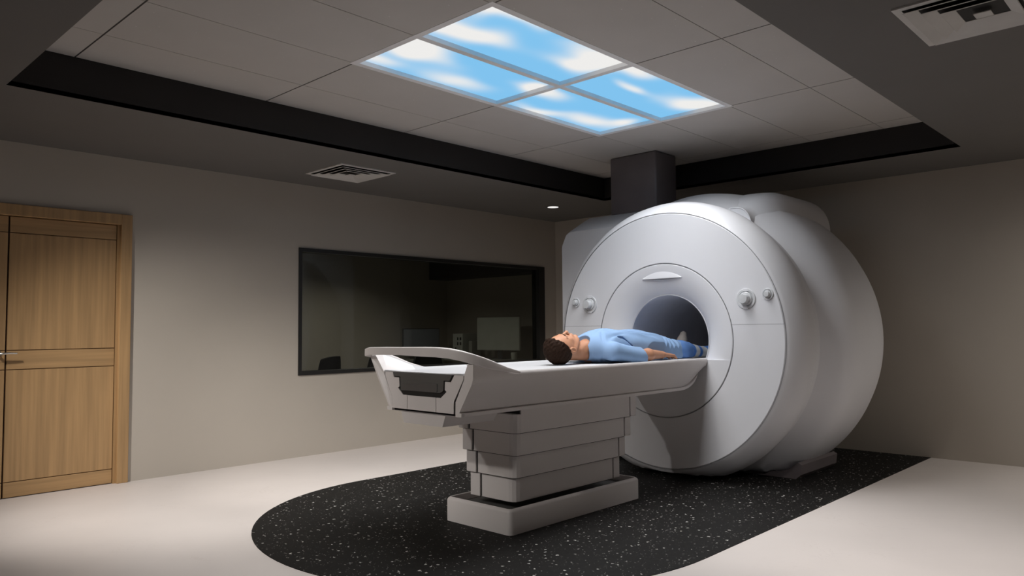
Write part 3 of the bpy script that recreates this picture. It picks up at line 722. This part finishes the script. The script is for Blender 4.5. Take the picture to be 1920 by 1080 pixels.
# ---------------------------------------------------------------- person (implicit surfaces meshed on a grid)
class SDF:
    def __init__(s, lo, hi, h):
        s.lo = np.array(lo, float); s.h = h; s.n = (np.ceil((np.array(hi)-s.lo)/h)).astype(int)+1
        s.F = np.full(s.n, 9.0)
    def win(s, lo, hi, pad):
        a = np.clip(np.floor((np.array(lo)-pad-s.lo)/s.h).astype(int), 0, s.n-1); b = np.clip(np.ceil((np.array(hi)+pad-s.lo)/s.h).astype(int)+1, 1, s.n)
        if (b <= a).any(): return None
        sl = tuple(slice(a[i], b[i]) for i in range(3))
        g = np.meshgrid(*[s.lo[i]+s.h*np.arange(a[i], b[i]) for i in range(3)], indexing='ij')
        return sl, g
    def _comb(s, sl, d, k, sub):
        f = s.F[sl]
        if sub: f = -f
        if k > 0:
            hh = np.maximum(k-np.abs(f-d), 0)/k; r = np.minimum(f, d)-hh*hh*k*0.25
        else: r = np.minimum(f, d)
        s.F[sl] = -r if sub else r
    def ell(s, c, r, k=0.01, sub=False, rot=None):
        c = np.array(c, float); r = np.array(r, float); m = r.max() if rot is not None else r
        w_ = s.win(c-m, c+m, k+0.03)
        if w_ is None: return s
        sl, g = w_; p = [g[i]-c[i] for i in range(3)]
        if rot is not None:
            R = np.array(rot)   # rows are local axes
            p = [R[i][0]*p[0]+R[i][1]*p[1]+R[i][2]*p[2] for i in range(3)]
        k0 = np.sqrt(sum((p[i]/r[i])**2 for i in range(3))); k1 = np.sqrt(sum((p[i]/r[i]**2)**2 for i in range(3)))
        d = np.where(k1 > 1e-9, k0*(k0-1)/np.maximum(k1, 1e-9), -r.min())
        s._comb(sl, d, k, sub); return s
    def cone(s, a, b, ra, rb, k=0.01, sub=False, zs=1.0):
        a = np.array(a, float); b = np.array(b, float); m = max(ra, rb)
        w_ = s.win(np.minimum(a, b)-m, np.maximum(a, b)+m, k+0.03)
        if w_ is None: return s
        sl, g = w_; ba = b-a; L = ba@ba
        t_ = np.clip(sum((g[i]-a[i])*ba[i] for i in range(3))/L, 0, 1)
        q = [g[i]-a[i]-t_*ba[i] for i in range(3)]
        d = np.sqrt(q[0]**2+q[1]**2+(q[2]/zs)**2)-(ra+(rb-ra)*t_)
        if zs < 1: d = d*zs
        s._comb(sl, d, k, sub); return s
    def grid(s): return np.meshgrid(*[s.lo[i]+s.h*np.arange(s.n[i]) for i in range(3)], indexing='ij', sparse=True)
    def mesh(s):
        F = s.F; ins = F < 0; n = F.shape
        cn = tuple(v-1 for v in n); acc = np.zeros(cn+(3,)); cnt = np.zeros(cn)
        import itertools
        cor = {c: F[c[0]:c[0]+cn[0], c[1]:c[1]+cn[1], c[2]:c[2]+cn[2]] for c in itertools.product((0, 1), repeat=3)}
        for ax in range(3):
            for o1, o2 in itertools.product((0, 1), repeat=2):
                c0 = [0, 0, 0]; oth = [i for i in range(3) if i != ax]; c0[oth[0]] = o1; c0[oth[1]] = o2
                c1 = list(c0); c1[ax] = 1
                f0 = cor[tuple(c0)]; f1 = cor[tuple(c1)]; mk_ = (f0 < 0) != (f1 < 0)
                t_ = np.where(mk_, f0/np.where(mk_, f0-f1, 1), 0)
                for i in range(3):
                    acc[..., i] += np.where(mk_, (t_ if i == ax else c0[i]), 0)
                cnt += mk_
        act = cnt > 0; idx = np.full(cn, -1); ii = np.argwhere(act); idx[act] = np.arange(len(ii))
        V = s.lo + s.h*(ii + acc[act]/cnt[act][:, None])
        faces = []
        for ax in range(3):
            oth = [i for i in range(3) if i != ax]
            sl0 = [slice(1, n[i]-1) for i in range(3)]; sl1 = list(sl0)
            sl0[ax] = slice(0, n[ax]-1); sl1[ax] = slice(1, n[ax])
            e = np.argwhere(ins[tuple(sl0)] != ins[tuple(sl1)])
            e = e + np.array([0 if i == ax else 1 for i in range(3)])
            q = []
            for o1, o2 in ((0, 0), (1, 0), (1, 1), (0, 1)):
                d = np.zeros(3, int); d[oth[0]] = o1; d[oth[1]] = o2; t_ = e-d; q.append(idx[t_[:, 0], t_[:, 1], t_[:, 2]])
            q = np.stack(q, 1)
            neg = ins[e[:, 0], e[:, 1], e[:, 2]]
            if ax == 1: neg = ~neg
            q[~neg] = q[~neg][:, ::-1]
            faces.append(q)
        return V, np.concatenate(faces)
    def build(s, name, m, parent=None, smooth_it=1):
        V, Q = s.mesh()
        me = bpy.data.meshes.new(name); me.from_pydata(V.tolist(), [], Q.tolist()); me.update()
        bm = bmesh.new(); bm.from_mesh(me)
        for _ in range(smooth_it): bmesh.ops.smooth_vert(bm, verts=bm.verts, factor=0.5, use_axis_x=True, use_axis_y=True, use_axis_z=True)
        bmesh.ops.recalc_face_normals(bm, faces=bm.faces)
        bm.to_mesh(me); bm.free()
        for p in me.polygons: p.use_smooth = True
        me.materials.append(m)
        o = bpy.data.objects.new(name, me); COL.objects.link(o)
        if parent: put(o, parent)
        return o
M_skin = mat('skin', (0.42, 0.205, 0.12), 0.5, spec=0.3, noise_scale=30, noise_amt=0.05)
M_skin.node_tree.nodes['Principled BSDF'].inputs['Subsurface Weight'].default_value = 0.08
M_skin.node_tree.nodes['Principled BSDF'].inputs['Subsurface Radius'].default_value = (0.02, 0.008, 0.004)
M_hair = mat('hair_dark_brown', (0.020, 0.010, 0.006), 0.8, spec=0.1, noise_scale=160, noise_amt=0.6, bump=0.8, stretch=(1, 1, 2))
M_gown = mat('gown_light_blue', (0.21, 0.32, 0.50), 0.85, spec=0.15, noise_scale=14, noise_amt=0.04, bump=0.15)
M_trou = mat('trousers_blue', (0.11, 0.22, 0.48), 0.85, spec=0.15, noise_scale=14, noise_amt=0.06, bump=0.15)
M_sock_b = mat('sock_beige', (0.62, 0.55, 0.48), 0.9, noise_scale=60, noise_amt=0.05)
M_lash = mat('lash_brow_brown', (0.09, 0.05, 0.03), 0.8)
def stripe_mat():
    m = mat('sock_striped', (0.6, 0.62, 0.62), 0.9); nt = m.node_tree; b = nt.nodes['Principled BSDF']
    tc = nt.nodes.new('ShaderNodeTexCoord'); wv = nt.nodes.new('ShaderNodeSeparateXYZ'); nt.links.new(tc.outputs['Object'], wv.inputs[0])
    mu = nt.nodes.new('ShaderNodeMath'); mu.operation = 'MULTIPLY'; mu.inputs[1].default_value = 9.0; nt.links.new(wv.outputs['X'], mu.inputs[0])
    fr_ = nt.nodes.new('ShaderNodeMath'); fr_.operation = 'FRACT'; nt.links.new(mu.outputs[0], fr_.inputs[0])
    cr = nt.nodes.new('ShaderNodeValToRGB'); nt.links.new(fr_.outputs[0], cr.inputs[0]); e = cr.color_ramp; e.interpolation = 'CONSTANT'
    e.elements[0].position = 0.0; e.elements[0].color = (0.62, 0.62, 0.60, 1); e.elements[1].position = 0.45; e.elements[1].color = (0.07, 0.20, 0.55, 1)
    q = e.elements.new(0.85); q.color = (0.55, 0.58, 0.60, 1)
    nt.links.new(cr.outputs[0], b.inputs['Base Color']); return m
M_sock_s = stripe_mat()
TZ = 0.976   # table surface
Y = MY
# ---- body: head, neck, torso, arms, hands, legs in one surface
S = SDF((3.94, 3.02, 0.955), (6.02, 3.84, 1.26), 0.0036)
S.cone((4.42, Y, 1.07), (4.95, Y, 1.07), .095, .09, .05)
for s in (-1, 1):
    S.cone((4.95, Y+s*.06, 1.06), (5.42, Y+s*.10, 1.045), .07, .05, .05)
    S.cone((5.42, Y+s*.10, 1.045), (5.80, Y+s*.115, 1.025), .048, .032, .03)
    S.cone((4.40, Y+s*.02, 1.07), (4.44, Y+s*.19, 1.055), .055, .045, .04)
    # upper arm, forearm
    sw = 0 if s < 0 else 1
    ex, ey = 4.72, Y+s*.245
    wx, wy, wz = 5.015, Y+s*.235, 1.020
    S.cone((4.44, Y+s*.20, 1.055), (ex, ey, 1.022), .048, .043, .02)
    S.cone((ex, ey, 1.022), (ex+.09, ey, 1.026), .043, .046, .03)
    S.cone((ex+.09, ey, 1.026), (wx, wy, wz), .046, .030, .02, zs=0.95)
    # palm, back of the hand up
    ha = (5.015, wy, 1.018); hb = (5.085, wy-s*.003, 1.012)
    for q in (-.024, -.008, .008, .024):
        S.cone((5.02, wy+q*.8, 1.020), (5.105, wy+q*1.15, 1.012), .018, .0145, .010)
    # four fingers, unequal, bent down to the table
    for q, ln, bend in ((-.031*s, .078, .0), (-.0105*s, .090, .003), (.0105*s, .083, .003), (.031*s, .064, .0)):
        y0_ = wy+q
        p0 = (5.105, y0_, 1.012); p1 = (5.105+ln*.45, y0_+q*.15, 1.010+bend); p2 = (5.105+ln*.78, y0_+q*.2, .996+bend); p3 = (5.105+ln, y0_+q*.2, .986)
        S.cone(p0, p1, .0118, .0105, .004); S.cone(p1, p2, .0105, .0095, .003); S.cone(p2, p3, .0095, .0078, .003)
    # thumb from the inner side of the palm
    ty = -s
    S.cone((5.035, wy+ty*.022, 1.006), (5.075, wy+ty*.045, .997), .014, .011, .010)
    S.cone((5.075, wy+ty*.045, .997), (5.108, wy+ty*.052, .990), .0105, .009, .004)
# neck and trapezius
S.cone((4.17, Y, 1.055), (4.40, Y, 1.060), .056, .066, .02)
S.cone((4.23, Y, 1.09), (4.36, Y, 1.085), .030, .040, .03)
S.ell((4.275, Y, 1.137), (.018, .013, .012), .02)
for s in (-1, 1):
    S.cone((4.24, Y+s*.045, 1.075), (4.36, Y+s*.022, 1.115), .013, .012, .02)
# head
S.ell((4.083, Y, 1.083), (.112, .078, .100), .02)
S.ell((4.065, Y, 1.075), (.092, .080, .085), .03)
S.ell((4.155, Y, 1.105), (.090, .064, .066), .03)
S.cone((4.13, Y, 1.12), (4.235, Y, 1.145), .052, .032, .03)
for s in (-1, 1):
    S.cone((4.165, Y+s*.060, 1.085), (4.235, Y+s*.024, 1.142), .022, .021, .02)     # jaw line
    S.ell((4.135, Y+s*.042, 1.145), (.026, .020, .018), .015)                       # cheek
    S.cone((4.090, Y+s*.010, 1.180), (4.094, Y+s*.048, 1.163), .009, .008, .012)    # brow ridge
S.ell((4.245, Y, 1.168), (.017, .021, .015), .015)   # chin
for s in (-1, 1):
    S.ell((4.114, Y+s*.032, 1.183), (.016, .019, .016), .010, sub=True)
    S.ell((4.114, Y+s*.031, 1.161), (.015, .016, .0135), .003)
S.cone((4.104, Y, 1.178), (4.150, Y, 1.199), .009, .0135, .008)
S.ell((4.155, Y, 1.200), (.013, .012, .013), .006)
for s in (-1, 1):
    S.ell((4.158, Y+s*.012, 1.190), (.010, .008, .009), .004)
    S.ell((4.166, Y+s*.007, 1.193), (.006, .0045, .006), .002, sub=True)
S.ell((4.192, Y, 1.172), (.020, .026, .018), .012)
S.ell((4.189, Y, 1.187), (.0055, .022, .006), .004); S.ell((4.201, Y, 1.187), (.006, .019, .007), .004)
S.cone((4.195, Y-.021, 1.185), (4.195, Y+.021, 1.185), .0022, .0022, .002, sub=True)
for s in (-1, 1):   # ears
    a = math.radians(12)
    S.ell((4.122, Y+s*.086, 1.074), (.037, .011, .023), .006)
    S.ell((4.114, Y+s*.099, 1.079), (.022, .010, .013), .003, sub=True)
    S.ell((4.132, Y+s*.095, 1.074), (.009, .008, .008), .003, sub=True)
# feet (bare shape inside the socks)
S.cone((5.83, Y-.125, 1.008), (5.90, Y-.215, 1.045), .028, .020, .02)
S.cone((5.86, Y+.12, 1.01), (5.90, Y+.14, 1.13), .028, .020, .02)
g = S.grid(); S.F = np.maximum(S.F, (TZ+0.001)-g[2])
body = S.build('person', M_skin)
# skin tones: lips, ear rim and shaved cheek as part of the skin itself
tag(body, 'dark-haired man in a light blue gown lying on his back, feet in the scanner bore', 'person')
# ---- hair
H = SDF((3.94, 3.30, 0.96), (4.20, 3.56, 1.24), 0.003)
H.ell((4.080, Y, 1.083), (.120, .087, .105), .02); H.ell((4.06, Y, 1.075), (.100, .089, .095), .03)
H.ell((4.02, Y, 1.10), (.062, .075, .075), .04)
g = H.grid(); X_, Y_, Z_ = g
rng = np.random.RandomState(3)
dis = 0.0
for _ in range(18):
    k = rng.uniform(60, 230, 3)*rng.choice([-1, 1], 3); dis = dis + np.sin(X_*k[0]+Y_*k[1]+Z_*k[2]+rng.uniform(0, 6))*0.00045
H.F = H.F + dis
line = 0.73*(X_-(3.975+(1.165-Z_)*1.0)) + 0.0*Y_
side = np.maximum(0, np.abs(Y_-Y)-0.045)*0.35          # hair comes forward at the temples
H.F = np.maximum(H.F, line - side + dis*1.3)
H.F = np.maximum(H.F, (TZ+0.0005)-Z_ + 0*X_)
hair = H.build('hair', M_hair, body)
# sideburn and brows, closed lashes
for s in (-1, 1):
    B = SDF((4.06, Y+s*.033-.035, 1.13), (4.15, Y+s*.033+.035, 1.215), 0.0016)
    B.cone((4.090, Y+s*.012, 1.1895), (4.089, Y+s*.036, 1.1835), .0030, .0034, .002); B.cone((4.089, Y+s*.036, 1.1835), (4.095, Y+s*.053, 1.168), .0034, .0020, .002)
    B.build('eyebrow', M_lash, body, 0)
    B = SDF((4.09, Y+s*.033-.035, 1.13), (4.15, Y+s*.033+.035, 1.215), 0.0016)
    B.cone((4.124, Y+s*.020, 1.1735), (4.127, Y+s*.033, 1.1725), .0018, .0022, .001); B.cone((4.127, Y+s*.033, 1.1725), (4.122, Y+s*.046, 1.165), .0022, .0016, .001)
    B.build('eyelashes', M_lash, body, 0)
# ---- gown
G = SDF((4.20, 3.02, 0.96), (5.52, 3.84, 1.26), 0.0042)
G.ell((4.56, Y, 1.085), (.26, .185, .138), .05)
G.ell((4.82, Y, 1.085), (.34, .165, .132), .06)
G.ell((5.06, Y, 1.075), (.30, .175, .122), .06)
for s in (-1, 1):
    G.cone((5.02, Y+s*.075, 1.06), (5.46, Y+s*.095, 1.05), .098, .078, .06)
    G.cone((4.39, Y+s*.07, 1.085), (4.43, Y+s*.185, 1.065), .062, .062, .05)
    G.cone((4.44, Y+s*.195, 1.06), (4.69, Y+s*.238, 1.025), .066, .056, .02)
    G.cone((4.62, Y+s*.228, 1.03), (4.74, Y+s*.244, 1.018), .056, .068, .02)
    G.cone((4.62, Y+s*.12, 1.01), (5.40, Y+s*.10, 1.0), .055, .075, .05)      # cloth falling to the table
G.ell((5.22, Y, 1.05), (.28, .10, .085), .05)
G.cone((4.30, Y, 1.06), (4.40, Y, 1.08), .072, .085, .03)
gx_, gy_, gz_ = G.grid()
def fold(x0, y0, dx, dy, amp, wd, ln, f=1):
    """long crease: a groove along (dx,dy) through (x0,y0)"""
    L = math.hypot(dx, dy); ux, uy = dx/L, dy/L
    u = (gx_-x0)*ux+(gy_-y0)*uy; v = -(gx_-x0)*uy+(gy_-y0)*ux
    return amp*np.exp(-(v/wd)**2-(u/ln)**2)
D = 0
rng = np.random.RandomState(11)
for (x0, y0, dx, dy, a_, wd, ln) in ((4.80, 3.36, 1, -.30, .010, .016, .16), (4.88, 3.33, 1, -.20, .009, .014, .14), (4.98, 3.38, 1, -.45, .008, .016, .12), (5.10, 3.33, 1, -.15, .006, .014, .12),
        (4.62, 3.22, 1, -.20, .006, .012, .12), (4.66, 3.19, 1, -.1, .006, .010, .10), (4.42, 3.32, 1, .9, .004, .012, .06), (4.50, 3.40, 1, .4, .004, .014, .10),
        (5.25, 3.30, .35, 1, .007, .014, .07), (5.31, 3.31, .3, 1, .006, .012, .07), (5.19, 3.28, .5, 1, .007, .014, .07), (5.37, 3.30, .25, 1, .006, .012, .07),
        (5.15, 3.52, 1, .2, .008, .02, .14), (4.75, 3.54, 1, .3, .008, .018, .14), (4.58, 3.30, 1, .12, .008, .014, .09)):
    D = D + fold(x0, y0, dx, dy, a_*1.7, wd*.8, ln)
    D = D - fold(x0+0.02*dy, y0-0.022*abs(dx), dx, dy, a_*.8, wd*.8, ln)
for _ in range(10):
    k = rng.uniform(10, 42, 3)*rng.choice([-1, 1], 3); D = D + np.sin(gx_*k[0]*.7+gy_*k[1]+gz_*k[2]*.5+rng.uniform(0, 6))*0.0008
G.F = G.F + D
G.F = np.maximum(G.F, gx_-(5.43+0.012*np.sin(gy_*60)))
sl = gx_-(4.715+0.0*gz_)+0.30*(gz_-1.02)
arm = np.abs(gy_-Y)-(0.178+0.0*gx_)
G.F = np.maximum(G.F, np.minimum(-(arm+0*gz_), 9)*0 + np.where((arm > 0), sl, -9))
for s in (-1, 1):
    G.cone((4.50, Y+s*.165, 1.178), (4.62, Y+s*.150, 1.150), .007, .010, .006, sub=True); G.cone((4.62, Y+s*.150, 1.150), (4.72, Y+s*.165, 1.09), .010, .006, .006, sub=True)
# neck opening and cuff hollows
G.ell((4.315, Y, 1.135), (.058, .070, .075), .004, sub=True)
G.cone((4.20, Y, 1.06), (4.325, Y, 1.065), .076, .076, .004, sub=True)
for s in (-1, 1): G.cone((4.74, Y+s*.244, 1.016), (4.80, Y+s*.246, 1.02), .044, .047, .003, sub=True)
G.F = np.maximum(G.F, (TZ+0.0008)-gz_)
gown = G.build('gown', M_gown, body, 2)
# ---- trousers
T_ = SDF((5.32, 3.16, 0.96), (5.90, 3.70, 1.20), 0.0055)
for s in (-1, 1):
    T_.cone((5.36, Y+s*.10, 1.045), (5.50, Y+s*.105, 1.045), .080, .076, .02)
    T_.cone((5.50, Y+s*.105, 1.045), (5.80, Y+s*.118, 1.030), .074, .058, .02)
    T_.cone((5.52, Y+s*.12, 1.00), (5.80, Y+s*.13, .995), .05, .05, .03)
tx, ty_, tz = T_.grid()
D = 0
for _ in range(10):
    k = rng.uniform(20, 60, 3)*rng.choice([-1, 1], 3); D = D + np.sin(tx*k[0]+ty_*k[1]+tz*k[2]*.5+rng.uniform(0, 6))*0.0011
T_.F = np.maximum(np.maximum(T_.F+D, 5.415-tx), tx-np.where(ty_ < Y, 5.60, 5.80)); T_.F = np.maximum(T_.F, (TZ+0.0008)-tz)
T_.build('trousers', M_trou, body)
# ---- socks
K = SDF((5.54, 3.05, 0.96), (6.02, 3.42, 1.18), 0.004)
K.cone((5.57, Y-.110, 1.040), (5.84, Y-.122, 1.014), .064, .046, .02)
K.cone((5.84, Y-.122, 1.014), (5.875, Y-.175, 1.035), .042, .036, .03); K.cone((5.875, Y-.175, 1.035), (5.895, Y-.225, 1.055), .034, .026, .02)
kx, ky, kz = K.grid(); K.F = np.maximum(K.F, (TZ+0.0008)-kz)
o = K.build('sock', M_sock_s, body); o['label'] = 'white and blue striped sock'
K = SDF((5.70, 3.44, 0.96), (6.05, 3.72, 1.24), 0.004)
K.cone((5.77, Y+.115, 1.026), (5.86, Y+.12, 1.014), .042, .040, .02)
K.cone((5.87, Y+.122, 1.016), (5.91, Y+.120, 1.11), .040, .042, .03); K.cone((5.91, Y+.120, 1.11), (5.925, Y+.115, 1.165), .042, .030, .02)
kx, ky, kz = K.grid(); K.F = np.maximum(K.F, (TZ+0.0008)-kz)
o = K.build('sock', M_sock_b, body); o['label'] = 'beige sock'
